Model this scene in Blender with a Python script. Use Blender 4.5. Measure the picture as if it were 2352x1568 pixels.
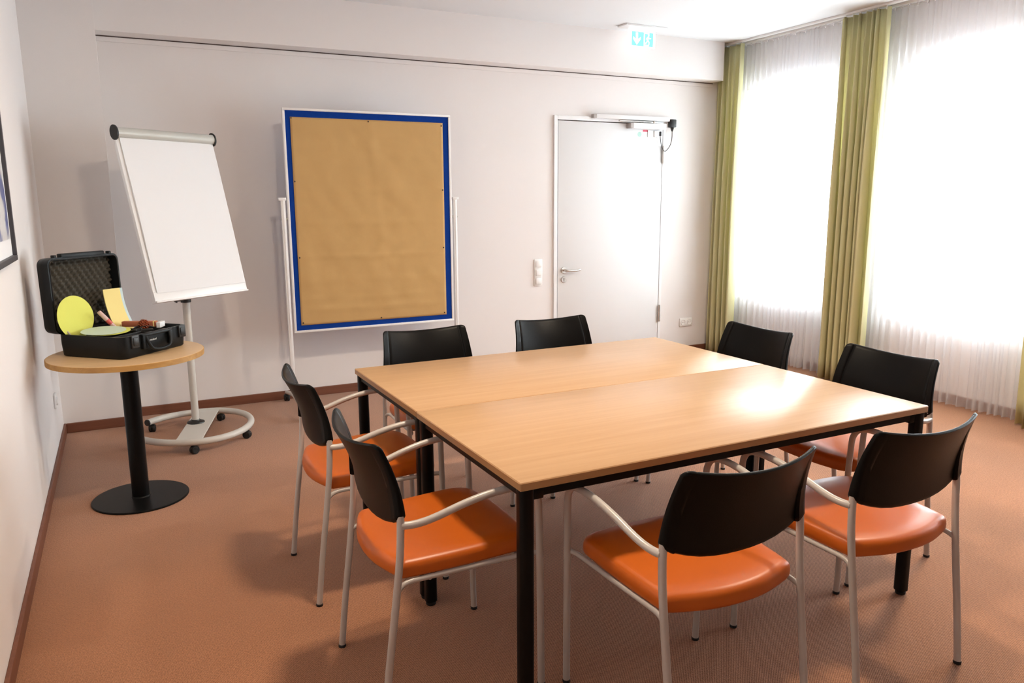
import bpy, bmesh, math, random
from math import sin, cos, pi, radians, sqrt
from mathutils import Vector, Matrix, noise

for o in list(bpy.data.objects):
    bpy.data.objects.remove(o, do_unlink=True)
S = bpy.context.scene
C = S.collection

# ------------------------------------------------------------------ camera
FPX, YAW, PITCH, ROLL, CAMH = 1772.05, 0.4673, 0.1822, -0.006, 1.4203
fw = Vector((sin(YAW)*cos(PITCH), cos(YAW)*cos(PITCH), -sin(PITCH)))
rt = Vector((cos(YAW), -sin(YAW), 0)); up = rt.cross(fw)
r2 = rt*cos(ROLL) + up*sin(ROLL); u2 = -rt*sin(ROLL) + up*cos(ROLL)
cam = bpy.data.objects.new('camera', bpy.data.cameras.new('camera'))
C.objects.link(cam)
cam.matrix_world = Matrix(((r2.x, u2.x, -fw.x, 0), (r2.y, u2.y, -fw.y, 0), (r2.z, u2.z, -fw.z, CAMH), (0, 0, 0, 1)))
cam.data.sensor_fit = 'HORIZONTAL'; cam.data.sensor_width = 36.0
cam.data.lens = FPX/2352*36.0; cam.data.clip_start = 0.02
S.camera = cam

# ------------------------------------------------------------------ world: bright overcast sky
W = bpy.data.worlds.new('overcast_sky'); S.world = W; W.use_nodes = True
bg = W.node_tree.nodes['Background']
bg.inputs[0].default_value = (0.87, 0.935, 1.0, 1); bg.inputs[1].default_value = 17.0

# ------------------------------------------------------------------ view
S.view_settings.view_transform = 'Standard'; S.view_settings.look = 'None'
S.view_settings.gamma = 1.0; S.view_settings.exposure = 0.30
S.view_settings.use_curve_mapping = False
S.cycles.use_denoising = True; S.cycles.denoiser = 'OPENIMAGEDENOISE'
S.cycles.max_bounces = 6; S.cycles.diffuse_bounces = 4; S.cycles.glossy_bounces = 3
S.cycles.use_adaptive_sampling = True; S.cycles.adaptive_threshold = 0.15; S.cycles.adaptive_min_samples = 16
S.cycles.transmission_bounces = 3; S.cycles.transparent_max_bounces = 10
S.cycles.caustics_reflective = False; S.cycles.caustics_refractive = False
S.cycles.sample_clamp_indirect = 8.0

# ------------------------------------------------------------------ room numbers (metres)
XL, XR, YB, YR, ZC = -0.407, 5.10, 5.617, -4.6, 2.749      # left wall, window wall, back wall, rear wall, ceiling
YP, XP = 5.403, -0.02                                       # pillar front and its right edge
YBM, ZBM, XBM = 5.458, 2.4286, 4.84                         # beam front, underside, end
WIN = [(4.27, 5.43), (2.65, 3.87), (1.05, 2.27)]
WZ0, WZ1 = 0.52, 2.35
LAMP_W = 34.0
for i, (a, b) in enumerate(WIN):                            # sky portals in the window openings (sampling help only)
    L = bpy.data.lights.new('sky_portal', 'AREA'); L.shape = 'RECTANGLE'
    L.size = WZ1-WZ0; L.size_y = b-a; L.cycles.is_portal = True
    o = bpy.data.objects.new('sky_portal', L); C.objects.link(o)
    o.location = (XR+0.31, (a+b)/2, (WZ0+WZ1)/2); o.rotation_euler = (0, radians(90), 0)

# ================================================================== helpers
def cat(pts, n=6, closed=False):
    P = [Vector(p) for p in pts]; out = []; m = len(P)
    for i in range(m if closed else m-1):
        if closed:
            p0, p1, p2, p3 = P[(i-1) % m], P[i], P[(i+1) % m], P[(i+2) % m]
        else:
            p0, p1, p2, p3 = P[max(i-1, 0)], P[i], P[i+1], P[min(i+2, m-1)]
        for k in range(n):
            t = k/n
            out.append(0.5*((2*p1)+(p2-p0)*t+(2*p0-5*p1+4*p2-p3)*t*t+(3*p1-p0-3*p2+p3)*t**3))
    if not closed:
        out.append(P[-1])
    return out

def box(bm, x0, x1, y0, y1, z0, z1, bev=0.0, M=None, seg=2):
    vs = [bm.verts.new(v) for v in [(x0, y0, z0), (x1, y0, z0), (x1, y1, z0), (x0, y1, z0), (x0, y0, z1), (x1, y0, z1), (x1, y1, z1), (x0, y1, z1)]]
    fs = [bm.faces.new([vs[i] for i in f]) for f in [(0, 3, 2, 1), (4, 5, 6, 7), (0, 1, 5, 4), (1, 2, 6, 5), (2, 3, 7, 6), (3, 0, 4, 7)]]
    if M is not None:
        bmesh.ops.transform(bm, matrix=M, verts=vs)
    if bev > 0:
        es = list({e for f in fs for e in f.edges})
        bmesh.ops.bevel(bm, geom=es, offset=bev, segments=seg, profile=0.5, affect='EDGES')

def tube(bm, pts, r, seg=12, closed=False, caps=True):
    P = [Vector(p) for p in pts]; n = len(P); rings = []
    T = []
    for i in range(n):
        a = P[(i-1) % n] if (closed or i > 0) else P[i]
        b = P[(i+1) % n] if (closed or i < n-1) else P[i]
        T.append((b-a).normalized())
    ref = Vector((0, 0, 1)) if abs(T[0].z) < 0.9 else Vector((1, 0, 0))
    N = T[0].cross(ref).normalized()
    for i in range(n):
        N = (N - T[i]*N.dot(T[i])).normalized(); B = T[i].cross(N)
        ri = r[i] if isinstance(r, (list, tuple)) else r
        rings.append([bm.verts.new(P[i] + (N*cos(2*pi*k/seg) + B*sin(2*pi*k/seg))*ri) for k in range(seg)])
    for i in range(n if closed else n-1):
        A, Bq = rings[i], rings[(i+1) % n]
        for k in range(seg):
            bm.faces.new([A[k], A[(k+1) % seg], Bq[(k+1) % seg], Bq[k]])
    if caps and not closed:
        bm.faces.new(list(reversed(rings[0]))); bm.faces.new(rings[-1])

def lathe(bm, prof, seg=32, M=None):
    """profile [(r,z)...] turned round z; ends with r=0 close to a point"""
    new = []; rings = []
    for r, z in prof:
        if r < 1e-6:
            v = bm.verts.new((0, 0, z)); rings.append([v]); new.append(v)
        else:
            ring = [bm.verts.new((r*cos(2*pi*k/seg), r*sin(2*pi*k/seg), z)) for k in range(seg)]
            rings.append(ring); new += ring
    for A, B in zip(rings, rings[1:]):
        for k in range(seg):
            j = (k+1) % seg
            if len(A) == 1 and len(B) == 1: continue
            if len(A) == 1: bm.faces.new([A[0], B[j], B[k]])
            elif len(B) == 1: bm.faces.new([A[k], A[j], B[0]])
            else: bm.faces.new([A[k], A[j], B[j], B[k]])
    if M is not None:
        bmesh.ops.transform(bm, matrix=M, verts=new)

def rings_solid(bm, rings, cap0=True, cap1=True):
    R = [[bm.verts.new(p) for p in ring] for ring in rings]
    n = len(R[0])
    for A, B in zip(R, R[1:]):
        for k in range(n):
            bm.faces.new([A[k], A[(k+1) % n], B[(k+1) % n], B[k]])
    if cap0: bm.faces.new(list(reversed(R[0])))
    if cap1: bm.faces.new(R[-1])
    return R

def grid(bm, fn, nu, nv, flip=False):
    V = [[bm.verts.new(fn(i/nu, j/nv)) for j in range(nv+1)] for i in range(nu+1)]
    for i in range(nu):
        for j in range(nv):
            q = [V[i][j], V[i+1][j], V[i+1][j+1], V[i][j+1]]
            bm.faces.new(q[::-1] if flip else q)
    return V

def prism(bm, poly, axis_pts):
    """extrude a 2-D polygon: axis_pts(p2, side) -> 3-D"""
    A = [bm.verts.new(axis_pts(p, 0)) for p in poly]; B = [bm.verts.new(axis_pts(p, 1)) for p in poly]
    n = len(poly)
    bm.faces.new(A[::-1]); bm.faces.new(B)
    for k in range(n):
        bm.faces.new([A[k], A[(k+1) % n], B[(k+1) % n], B[k]])

def rrect(w, h, r, n=5):
    out = []
    for cx, cy, a0 in ((w/2-r, h/2-r, 0), (-w/2+r, h/2-r, 90), (-w/2+r, -h/2+r, 180), (w/2-r, -h/2+r, 270)):
        for k in range(n+1):
            a = radians(a0+90*k/n); out.append((cx+r*cos(a), cy+r*sin(a)))
    return out

def obj(name, bm, mat, parent=None, smooth=False, angle=40, loc=None, rot=None, fix=True):
    if fix: bmesh.ops.recalc_face_normals(bm, faces=bm.faces)
    me = bpy.data.meshes.new(name); bm.to_mesh(me); bm.free()
    if smooth:
        for p in me.polygons: p.use_smooth = True
        me.set_sharp_from_angle(angle=radians(angle))
    me.materials.append(mat)
    o = bpy.data.objects.new(name, me); C.objects.link(o)
    if parent is not None: o.parent = parent
    if loc is not None: o.location = loc
    if rot is not None: o.rotation_euler = rot
    return o

def tag(o, label, cat_, group=None):
    o['label'] = label; o['category'] = cat_
    if group: o['group'] = group
    return o

def thing(name, label, cat_, loc=(0, 0, 0), rotz=0.0, group=None):
    o = bpy.data.objects.new(name, None); C.objects.link(o); o.empty_display_size = 0.1
    o.location = loc; o.rotation_euler = (0, 0, rotz)
    return tag(o, label, cat_, group)

def struct(name, bm, mat, **k):
    o = obj(name, bm, mat, **k); o['kind'] = 'structure'; return o

def BM(): return bmesh.new()

def boxo(name, dims, mat, parent=None, bev=0.0, **k):
    b = BM(); box(b, *dims, bev=bev); return obj(name, b, mat, parent, smooth=bev > 0, **k)

# ================================================================== materials
def mat(name, col, rough=0.5, metal=0.0, spec=0.5, coat=0.0, bump=None, var=None, emit=None):
    """bump=(scale,strength,dist)   var=(scale, amount) brightness mottling"""
    m = bpy.data.materials.new(name); m.use_nodes = True
    nt = m.node_tree; b = nt.nodes['Principled BSDF']
    b.inputs['Base Color'].default_value = (*col, 1); b.inputs['Roughness'].default_value = rough
    b.inputs['Metallic'].default_value = metal; b.inputs['Specular IOR Level'].default_value = spec
    b.inputs['Coat Weight'].default_value = coat
    tc = nt.nodes.new('ShaderNodeTexCoord')
    if var:
        n = nt.nodes.new('ShaderNodeTexNoise'); n.inputs['Scale'].default_value = var[0]; n.inputs['Detail'].default_value = 4
        nt.links.new(tc.outputs['Object'], n.inputs['Vector'])
        mx = nt.nodes.new('ShaderNodeMix'); mx.data_type = 'RGBA'
        mx.inputs['A'].default_value = (*[c*(1-var[1]) for c in col], 1); mx.inputs['B'].default_value = (*[min(1, c*(1+var[1])) for c in col], 1)
        nt.links.new(n.outputs['Fac'], mx.inputs['Factor']); nt.links.new(mx.outputs['Result'], b.inputs['Base Color'])
    if bump:
        n2 = nt.nodes.new('ShaderNodeTexNoise'); n2.inputs['Scale'].default_value = bump[0]; n2.inputs['Detail'].default_value = 3
        nt.links.new(tc.outputs['Object'], n2.inputs['Vector'])
        bp = nt.nodes.new('ShaderNodeBump'); bp.inputs['Strength'].default_value = bump[1]; bp.inputs['Distance'].default_value = bump[2]
        nt.links.new(n2.outputs['Fac'], bp.inputs['Height']); nt.links.new(bp.outputs['Normal'], b.inputs['Normal'])
    if emit:
        b.inputs['Emission Color'].default_value = (*emit[0], 1); b.inputs['Emission Strength'].default_value = emit[1]
    return m

M = {}
M['wall'] = mat('painted_wall', (0.84, 0.80, 0.785), 0.85, spec=0.25, bump=(260, 0.12, 0.002), var=(1.2, 0.012))
M['ceil'] = mat('painted_ceiling', (0.77, 0.77, 0.78), 0.9, spec=0.2, bump=(300, 0.08, 0.002))
M['white'] = mat('white_lacquer', (0.86, 0.86, 0.865), 0.32)
M['doorwhite'] = mat('white_door_laminate', (0.82, 0.825, 0.835), 0.75, spec=0.06)
M['plastic'] = mat('white_plastic', (0.87, 0.86, 0.85), 0.35)
M['gap'] = mat('dark_joint', (0.10, 0.06, 0.055), 0.8)
M['frame'] = mat('warm_grey_powder_coat', (0.50, 0.455, 0.42), 0.30, spec=0.5, coat=0.15)
M['flipgrey'] = mat('light_grey_powder_coat', (0.60, 0.575, 0.53), 0.38)
M['alu'] = mat('pale_anodised_metal', (0.56, 0.56, 0.52), 0.5, metal=0.1)
M['steel'] = mat('brushed_steel', (0.62, 0.58, 0.55), 0.28, metal=0.9)
M['closer_end'] = mat('grey_end_cap', (0.42, 0.38, 0.36), 0.5)
M['black'] = mat('black_plastic', (0.013, 0.013, 0.0135), 0.45)
M['blackpaint'] = mat('black_powder_coat', (0.005, 0.005, 0.0052), 0.34, spec=0.13, bump=(500, 0.1, 0.001))
M['backplastic'] = mat('grained_black_plastic', (0.0045, 0.0044, 0.0044), 0.36, spec=0.13, bump=(420, 0.25, 0.001))
M['rubber'] = mat('black_rubber', (0.01, 0.009, 0.009), 0.7)
M['leather'] = mat('orange_vinyl', (0.53, 0.108, 0.007), 0.36, spec=0.42, bump=(700, 0.10, 0.0006), var=(5, 0.04))
M['blue'] = mat('blue_felt', (0.006, 0.042, 0.27), 0.95, spec=0.1, bump=(600, 0.3, 0.001), var=(60, 0.12))
M['paper'] = mat('white_paper', (0.84, 0.845, 0.86), 0.8, spec=0.2)
M['lime'] = mat('lime_card', (0.72, 0.74, 0.16), 0.8, spec=0.15)
M['yellow'] = mat('yellow_card', (0.86, 0.72, 0.30), 0.8, spec=0.15)
M['mint'] = mat('pale_mint_card', (0.60, 0.72, 0.58), 0.8, spec=0.15)
M['iceblue'] = mat('pale_blue_card', (0.58, 0.72, 0.76), 0.8, spec=0.15)
M['pink'] = mat('pale_pink_plastic', (0.66, 0.45, 0.42), 0.45)
M['redink'] = mat('red_plastic', (0.62, 0.10, 0.09), 0.45)
M['brick'] = mat('terracotta_card', (0.42, 0.13, 0.06), 0.6)
M['amber'] = mat('amber_beads', (0.26, 0.045, 0.012), 0.18, spec=0.6, var=(120, 0.5))
M['casegrey'] = mat('case_black_plastic', (0.009, 0.0105, 0.012), 0.38, spec=0.18, bump=(700, 0.15, 0.0008))
M['foam'] = mat('dark_foam', (0.075, 0.068, 0.056), 0.95, spec=0.1, bump=(900, 0.3, 0.001))
M['logo'] = mat('white_print', (0.75, 0.77, 0.78), 0.5)
M['teal'] = mat('pale_teal_sticker', (0.42, 0.66, 0.60), 0.5)
M['red'] = mat('red_sticker', (0.62, 0.07, 0.12), 0.5)
M['picframe'] = mat('dark_grey_frame', (0.055, 0.052, 0.062), 0.45)
M['pin'] = mat('dark_pin', (0.05, 0.035, 0.025), 0.4)
M['signwhite'] = mat('lit_white_acrylic', (0.9, 0.95, 0.94), 0.3, emit=((1.0, 1.0, 1.0), 1.1))
M['signgreen'] = mat('lit_mint_acrylic', (0.15, 0.5, 0.42), 0.3, emit=((0.30, 0.95, 0.85), 0.55))
M['edgewood'] = mat('beech_edge_band', (0.44, 0.235, 0.10), 0.4)

def wood(name, c1, c2, rough, axis='x', scale=1.0, spec=0.5):
    m = bpy.data.materials.new(name); m.use_nodes = True; nt = m.node_tree; b = nt.nodes['Principled BSDF']
    tc = nt.nodes.new('ShaderNodeTexCoord'); mp = nt.nodes.new('ShaderNodeMapping')
    mp.inputs['Scale'].default_value = {'x': (1.2*scale, 26*scale, 26*scale), 'y': (26*scale, 1.2*scale, 26*scale), 'z': (26*scale, 26*scale, 1.2*scale)}[axis]
    nt.links.new(tc.outputs['Object'], mp.inputs['Vector'])
    n = nt.nodes.new('ShaderNodeTexNoise'); n.inputs['Scale'].default_value = 1.6; n.inputs['Detail'].default_value = 6; n.inputs['Roughness'].default_value = 0.62; n.inputs['Distortion'].default_value = 0.4
    nt.links.new(mp.outputs['Vector'], n.inputs['Vector'])
    r = nt.nodes.new('ShaderNodeValToRGB'); r.color_ramp.elements[0].position = 0.3; r.color_ramp.elements[1].position = 0.72
    r.color_ramp.elements[0].color = (*c1, 1); r.color_ramp.elements[1].color = (*c2, 1)
    nt.links.new(n.outputs['Fac'], r.inputs['Fac']); nt.links.new(r.outputs['Color'], b.inputs['Base Color'])
    b.inputs['Roughness'].default_value = rough; b.inputs['Specular IOR Level'].default_value = spec
    return m
M['beech'] = wood('beech_laminate', (0.475, 0.290, 0.155), (0.54, 0.342, 0.192), 0.30, spec=0.17)
M['beech2'] = wood('pale_beech_veneer', (0.62, 0.405, 0.205), (0.70, 0.47, 0.25), 0.45)
M['ply'] = wood('beech_table_edge', (0.40, 0.205, 0.055), (0.56, 0.32, 0.10), 0.5, 'x', 1.0)
M['base'] = wood('brown_wood_baseboard', (0.155, 0.052, 0.028), (0.21, 0.078, 0.043), 0.5)

def carpet():
    m = bpy.data.materials.new('terracotta_loop_carpet'); m.use_nodes = True; nt = m.node_tree; b = nt.nodes['Principled BSDF']
    tc = nt.nodes.new('ShaderNodeTexCoord'); mp = nt.nodes.new('ShaderNodeMapping'); mp.inputs['Rotation'].default_value = (0, 0, radians(42))
    nt.links.new(tc.outputs['Object'], mp.inputs['Vector'])
    wv = nt.nodes.new('ShaderNodeTexWave'); wv.inputs['Scale'].default_value = 62.0; wv.inputs['Distortion'].default_value = 1.6; wv.inputs['Detail'].default_value = 2; wv.inputs['Detail Scale'].default_value = 3.0
    nt.links.new(mp.outputs['Vector'], wv.inputs['Vector'])
    mp2 = nt.nodes.new('ShaderNodeMapping'); mp2.inputs['Rotation'].default_value = (0, 0, radians(42)); mp2.inputs['Scale'].default_value = (220, 130, 130)
    nt.links.new(tc.outputs['Object'], mp2.inputs['Vector'])
    vo = nt.nodes.new('ShaderNodeTexNoise'); vo.inputs['Scale'].default_value = 1.0; vo.inputs['Detail'].default_value = 2
    nt.links.new(mp2.outputs['Vector'], vo.inputs['Vector'])
    big = nt.nodes.new('ShaderNodeTexNoise'); big.inputs['Scale'].default_value = 1.3; big.inputs['Detail'].default_value = 3
    nt.links.new(tc.outputs['Object'], big.inputs['Vector'])
    a = nt.nodes.new('ShaderNodeMath'); a.operation = 'MULTIPLY_ADD'; a.inputs[1].default_value = 0.34
    nt.links.new(wv.outputs['Fac'], a.inputs[0])
    sc = nt.nodes.new('ShaderNodeMath'); sc.operation = 'MULTIPLY'; sc.inputs[1].default_value = 0.66
    nt.links.new(vo.outputs['Fac'], sc.inputs[0]); nt.links.new(sc.outputs[0], a.inputs[2])
    r = nt.nodes.new('ShaderNodeValToRGB')
    r.color_ramp.elements[0].position = 0.26; r.color_ramp.elements[0].color = (0.20, 0.082, 0.035, 1)
    r.color_ramp.elements[1].position = 0.74; r.color_ramp.elements[1].color = (0.52, 0.238, 0.120, 1)
    nt.links.new(a.outputs[0], r.inputs['Fac'])
    mx = nt.nodes.new('ShaderNodeMix'); mx.data_type = 'RGBA'; mx.blend_type = 'MULTIPLY'; mx.inputs['Factor'].default_value = 1.0
    r2_ = nt.nodes.new('ShaderNodeValToRGB'); r2_.color_ramp.elements[0].color = (0.9, 0.9, 0.9, 1); r2_.color_ramp.elements[1].color = (1.08, 1.06, 1.05, 1)
    r2_.color_ramp.elements[0].position = 0.3; r2_.color_ramp.elements[1].position = 0.7
    nt.links.new(big.outputs['Fac'], r2_.inputs['Fac'])
    nt.links.new(r.outputs['Color'], mx.inputs['A']); nt.links.new(r2_.outputs['Color'], mx.inputs['B'])
    nt.links.new(mx.outputs['Result'], b.inputs['Base Color'])
    b.inputs['Roughness'].default_value = 0.95; b.inputs['Specular IOR Level'].default_value = 0.15; b.inputs['Sheen Weight'].default_value = 0.25
    bp = nt.nodes.new('ShaderNodeBump'); bp.inputs['Strength'].default_value = 0.5; bp.inputs['Distance'].default_value = 0.003
    nt.links.new(a.outputs[0], bp.inputs['Height']); nt.links.new(bp.outputs['Normal'], b.inputs['Normal'])
    return m
M['carpet'] = carpet()

def cloth(name, col, transp, transl):
    m = bpy.data.materials.new(name); m.use_nodes = True; nt = m.node_tree
    for n in list(nt.nodes): nt.nodes.remove(n)
    out = nt.nodes.new('ShaderNodeOutputMaterial')
    d = nt.nodes.new('ShaderNodeBsdfDiffuse'); d.inputs['Color'].default_value = (*col, 1)
    t = nt.nodes.new('ShaderNodeBsdfTranslucent'); t.inputs['Color'].default_value = (*col, 1)
    m1 = nt.nodes.new('ShaderNodeMixShader'); m1.inputs[0].default_value = transl
    nt.links.new(d.outputs[0], m1.inputs[1]); nt.links.new(t.outputs[0], m1.inputs[2])
    tc = nt.nodes.new('ShaderNodeTexCoord'); n2 = nt.nodes.new('ShaderNodeTexNoise'); n2.inputs['Scale'].default_value = 900
    nt.links.new(tc.outputs['Object'], n2.inputs['Vector'])
    bp = nt.nodes.new('ShaderNodeBump'); bp.inputs['Strength'].default_value = 0.15; bp.inputs['Distance'].default_value = 0.001
    nt.links.new(n2.outputs['Fac'], bp.inputs['Height']); nt.links.new(bp.outputs['Normal'], d.inputs['Normal'])
    last = m1
    if transp > 0:
        tr = nt.nodes.new('ShaderNodeBsdfTransparent'); m2 = nt.nodes.new('ShaderNodeMixShader'); m2.inputs[0].default_value = transp
        nt.links.new(m1.outputs[0], m2.inputs[1]); nt.links.new(tr.outputs[0], m2.inputs[2]); last = m2
    nt.links.new(last.outputs[0], out.inputs['Surface'])
    return m
M['green'] = cloth('olive_green_curtain_cloth', (0.84, 0.80, 0.50), 0.0, 0.40)
M['sheer'] = cloth('white_voile', (0.93, 0.93, 0.95), 0.60, 0.45)

def glass():
    m = bpy.data.materials.new('window_glass'); m.use_nodes = True; nt = m.node_tree
    for n in list(nt.nodes): nt.nodes.remove(n)
    out = nt.nodes.new('ShaderNodeOutputMaterial'); tr = nt.nodes.new('ShaderNodeBsdfTransparent'); tr.inputs[0].default_value = (0.95, 0.97, 0.96, 1)
    g = nt.nodes.new('ShaderNodeBsdfGlossy'); g.inputs['Roughness'].default_value = 0.02
    mx = nt.nodes.new('ShaderNodeMixShader'); mx.inputs[0].default_value = 0.06
    nt.links.new(tr.outputs[0], mx.inputs[1]); nt.links.new(g.outputs[0], mx.inputs[2]); nt.links.new(mx.outputs[0], out.inputs['Surface'])
    return m
M['glass'] = glass()

def kraft():
    m = mat('brown_kraft_paper', (0.56, 0.355, 0.145), 0.75, spec=0.25, bump=(35, 0.10, 0.004), var=(9, 0.06))
    return m
M['kraft'] = kraft()

def art():
    m = bpy.data.materials.new('blue_watercolour_print'); m.use_nodes = True; nt = m.node_tree; b = nt.nodes['Principled BSDF']
    tc = nt.nodes.new('ShaderNodeTexCoord'); n = nt.nodes.new('ShaderNodeTexNoise'); n.inputs['Scale'].default_value = 7; n.inputs['Detail'].default_value = 5
    nt.links.new(tc.outputs['Object'], n.inputs['Vector'])
    r = nt.nodes.new('ShaderNodeValToRGB'); r.color_ramp.elements[0].position = 0.40; r.color_ramp.elements[0].color = (0.10, 0.13, 0.34, 1)
    r.color_ramp.elements[1].position = 0.55; r.color_ramp.elements[1].color = (0.72, 0.72, 0.74, 1)
    nt.links.new(n.outputs['Fac'], r.inputs['Fac']); nt.links.new(r.outputs['Color'], b.inputs['Base Color']); b.inputs['Roughness'].default_value = 0.3
    return m
M['art'] = art()

# ================================================================== the room
XO = XR + 0.32
b = BM(); box(b, XL-0.2, XO, YR-0.2, YB+0.2, -0.12, 0.0); struct('floor', b, M['carpet'])
b = BM(); box(b, XL-0.2, XO, YR-0.2, YB+0.2, ZC, ZC+0.15); struct('ceiling', b, M['ceil'])
b = BM(); box(b, XL-0.2, XL, YR, YB, 0, ZC); struct('wall_left', b, M['wall'])
b = BM(); box(b, XL-0.2, XO, YR-0.2, YR, 0, ZC); struct('wall_rear', b, M['wall'])
DX0, DX1, DZ1 = 3.222, 4.345, 2.088                       # door frame outline
b = BM()
box(b, XL-0.2, DX0+0.02, YB, YB+0.2, 0, ZC); box(b, DX1-0.02, XO, YB, YB+0.2, 0, ZC); box(b, DX0+0.02, DX1-0.02, YB, YB+0.2, DZ1-0.02, ZC)
struct('wall_back', b, M['wall'])
b = BM(); box(b, XL, XP, YP, YB, 0, ZC); struct('wall_pillar', b, M['wall'])
b = BM(); box(b, XP, XBM, YBM, YB, ZBM, ZC); struct('wall_beam', b, M['wall'])
b = BM()
box(b, XR, XO, YR, YB, 0, WZ0); box(b, XR, XO, YR, YB, WZ1, ZC)
ys = [YB] + [v for w in WIN for v in (w[1], w[0])] + [YR]
for k in range(0, len(ys), 2):
    box(b, XR, XO, ys[k+1], ys[k], WZ0, WZ1)
struct('wall_right', b, M['wall'])
# cable strip under the beam; dark strip above it paints the gap's shade
b = BM(); box(b, XP, XBM+0.02, YB-0.010, YB, ZBM-0.036, ZBM-0.007, bev=0.002); struct('trim_1', b, M['wall'])
b = BM(); box(b, XP, XBM+0.02, YB-0.004, YB, ZBM-0.007, ZBM); struct('trim_shade', b, M['gap'])
# baseboards
BH = 0.062
b = BM(); box(b, XL, XL+0.014, YR, YP, 0, BH, bev=0.003); struct('baseboard_left', b, M['base'])
b = BM(); box(b, XL+0.014, XP+0.012, YP-0.014, YP, 0, BH, bev=0.003); struct('baseboard_pillar', b, M['base'])
b = BM(); box(b, XP+0.0, DX0-0.002, YB-0.014, YB, 0, BH, bev=0.003); struct('baseboard_back', b, M['base'])
b = BM(); box(b, DX1+0.002, XR, YB-0.014, YB, 0, BH, bev=0.003); struct('baseboard_corner', b, M['base'])
b = BM(); box(b, XR-0.014, XR, YR, YB-0.014, 0, BH, bev=0.003); struct('baseboard_right', b, M['base'])
# windows
for i, (a, c) in enumerate(WIN):
    w = bpy.data.objects.new('window_%d' % (i+1), None); C.objects.link(w); w['kind'] = 'structure'; w.location = (XR+0.2, (a+c)/2, WZ0)
    hw, hh = (c-a)/2, WZ1-WZ0; f = 0.07
    b = BM(); box(b, -0.03, 0.04, -hw, hw, 0, f, bev=0.004); box(b, -0.03, 0.04, -hw, hw, hh-f, hh, bev=0.004)
    box(b, -0.03, 0.04, -hw, -hw+f, f, hh-f, bev=0.004); box(b, -0.03, 0.04, hw-f, hw, f, hh-f, bev=0.004); obj('window_frame', b, M['white'], w)
    s = 0.045
    b = BM(); box(b, -0.045, 0.02, -hw+f, hw-f, f, f+s, bev=0.004); box(b, -0.045, 0.02, -hw+f, hw-f, hh-f-s, hh-f, bev=0.004)
    box(b, -0.045, 0.02, -hw+f, -hw+f+s, f+s, hh-f-s, bev=0.004); box(b, -0.045, 0.02, hw-f-s, hw-f, f+s, hh-f-s, bev=0.004); obj('window_sash', b, M['white'], w)
    b = BM(); box(b, -0.016, -0.008, -hw+f+s-0.005, hw-f-s+0.005, f+s-0.005, hh-f-s+0.005); obj('pane', b, M['glass'], w)
    b = BM(); box(b, -0.22, -0.03, -hw-0.03, hw+0.03, 0.0, 0.025, bev=0.004)
    obj('window_sill', b, M['white'], w)

# ------------------------------------------------------------------ door
door = bpy.data.objects.new('door_1', None); C.objects.link(door); door['kind'] = 'structure'; door.location = (0, YB, 0)
b = BM()
box(b, DX0, 3.254, -0.016, 0.10, 0, DZ1, bev=0.002); box(b, 4.316, DX1, -0.016, 0.10, 0, DZ1, bev=0.002); box(b, 3.254, 4.316, -0.016, 0.10, 2.054, DZ1, bev=0.002)
obj('door_frame', b, M['white'], door)
boxo('door_gap', (3.254, 4.316, 0.012, 0.02, 0, 2.054), M['gap'], door)
leaf = boxo('door_leaf', (3.261, 4.311, -0.014, 0.012, 0.006, 2.047), M['doorwhite'], door, bev=0.0015)
h = bpy.data.objects.new('door_handle', None)
b = BM(); lathe(b, [(0, -0.002), (0.026, -0.002), (0.0265, 0.006), (0.024, 0.009), (0, 0.009)], 28, Matrix.Translation((3.316, -0.014, 0.831)) @ Matrix.Rotation(pi/2, 4, 'X'))
hr = obj('handle_rosette', b, M['steel'], door, smooth=True)
b = BM(); tube(b, cat([(3.316, -0.02, 0.831), (3.316, -0.052, 0.831), (3.326, -0.066, 0.831), (3.36, -0.068, 0.829), (3.41, -0.066, 0.827), (3.455, -0.063, 0.833)], 6), [0.0095]*26+[0.009, 0.0085, 0.0082, 0.0075, 0.0055], 14)
obj('door_handle', b, M['steel'], door, smooth=True)
b = BM(); lathe(b, [(0, -0.002), (0.026, -0.002), (0.0265, 0.006), (0.024, 0.009), (0, 0.009)], 28, Matrix.Translation((3.318, -0.014, 0.752)) @ Matrix.Rotation(pi/2, 4, 'X'))
kr = obj('key_rosette', b, M['steel'], door, smooth=True)
b = BM(); lathe(b, [(0, 0), (0.0085, 0), (0.0085, 0.004), (0, 0.004)], 16, Matrix.Translation((3.318, -0.022, 0.760)) @ Matrix.Rotation(pi/2, 4, 'X')); box(b, 3.3145, 3.3215, -0.026, -0.022, 0.736, 0.758)
obj('lock_cylinder', b, M['closer_end'], kr, smooth=True)
for hz in (1.81, 0.41):
    b = BM()
    lathe(b, [(0, 0), (0.0095, 0.001), (0.0095, 0.088), (0, 0.09)], 14, Matrix.Translation((4.315, -0.024, hz-0.09)))
    lathe(b, [(0, 0.0), (0.0095, 0.001), (0.0095, 0.058), (0, 0.06)], 14, Matrix.Translation((4.315, -0.024, hz+0.002)))
    box(b, 4.318, 4.332, -0.022, -0.014, hz-0.09, hz+0.06)
    obj('hinge', b, M['steel'], door, smooth=True)
# stickers under the closer
b = BM(); lathe(b, [(0, 0), (0.021, 0), (0.021, 0.001), (0, 0.001)], 20, Matrix.Translation((4.065, -0.0142, 1.962)) @ Matrix.Rotation(pi/2, 4, 'X')); obj('round_sticker', b, M['teal'], door)
boxo('red_sticker', (4.100, 4.150, -0.0155, -0.014, 1.985, 2.000), M['red'], door)
boxo('white_sticker', (4.150, 4.205, -0.020, -0.014, 1.940, 1.995), M['plastic'], door)
boxo('sensor_box', (4.215, 4.250, -0.026, -0.014, 1.942, 1.995), M['plastic'], door, bev=0.003)

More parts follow.
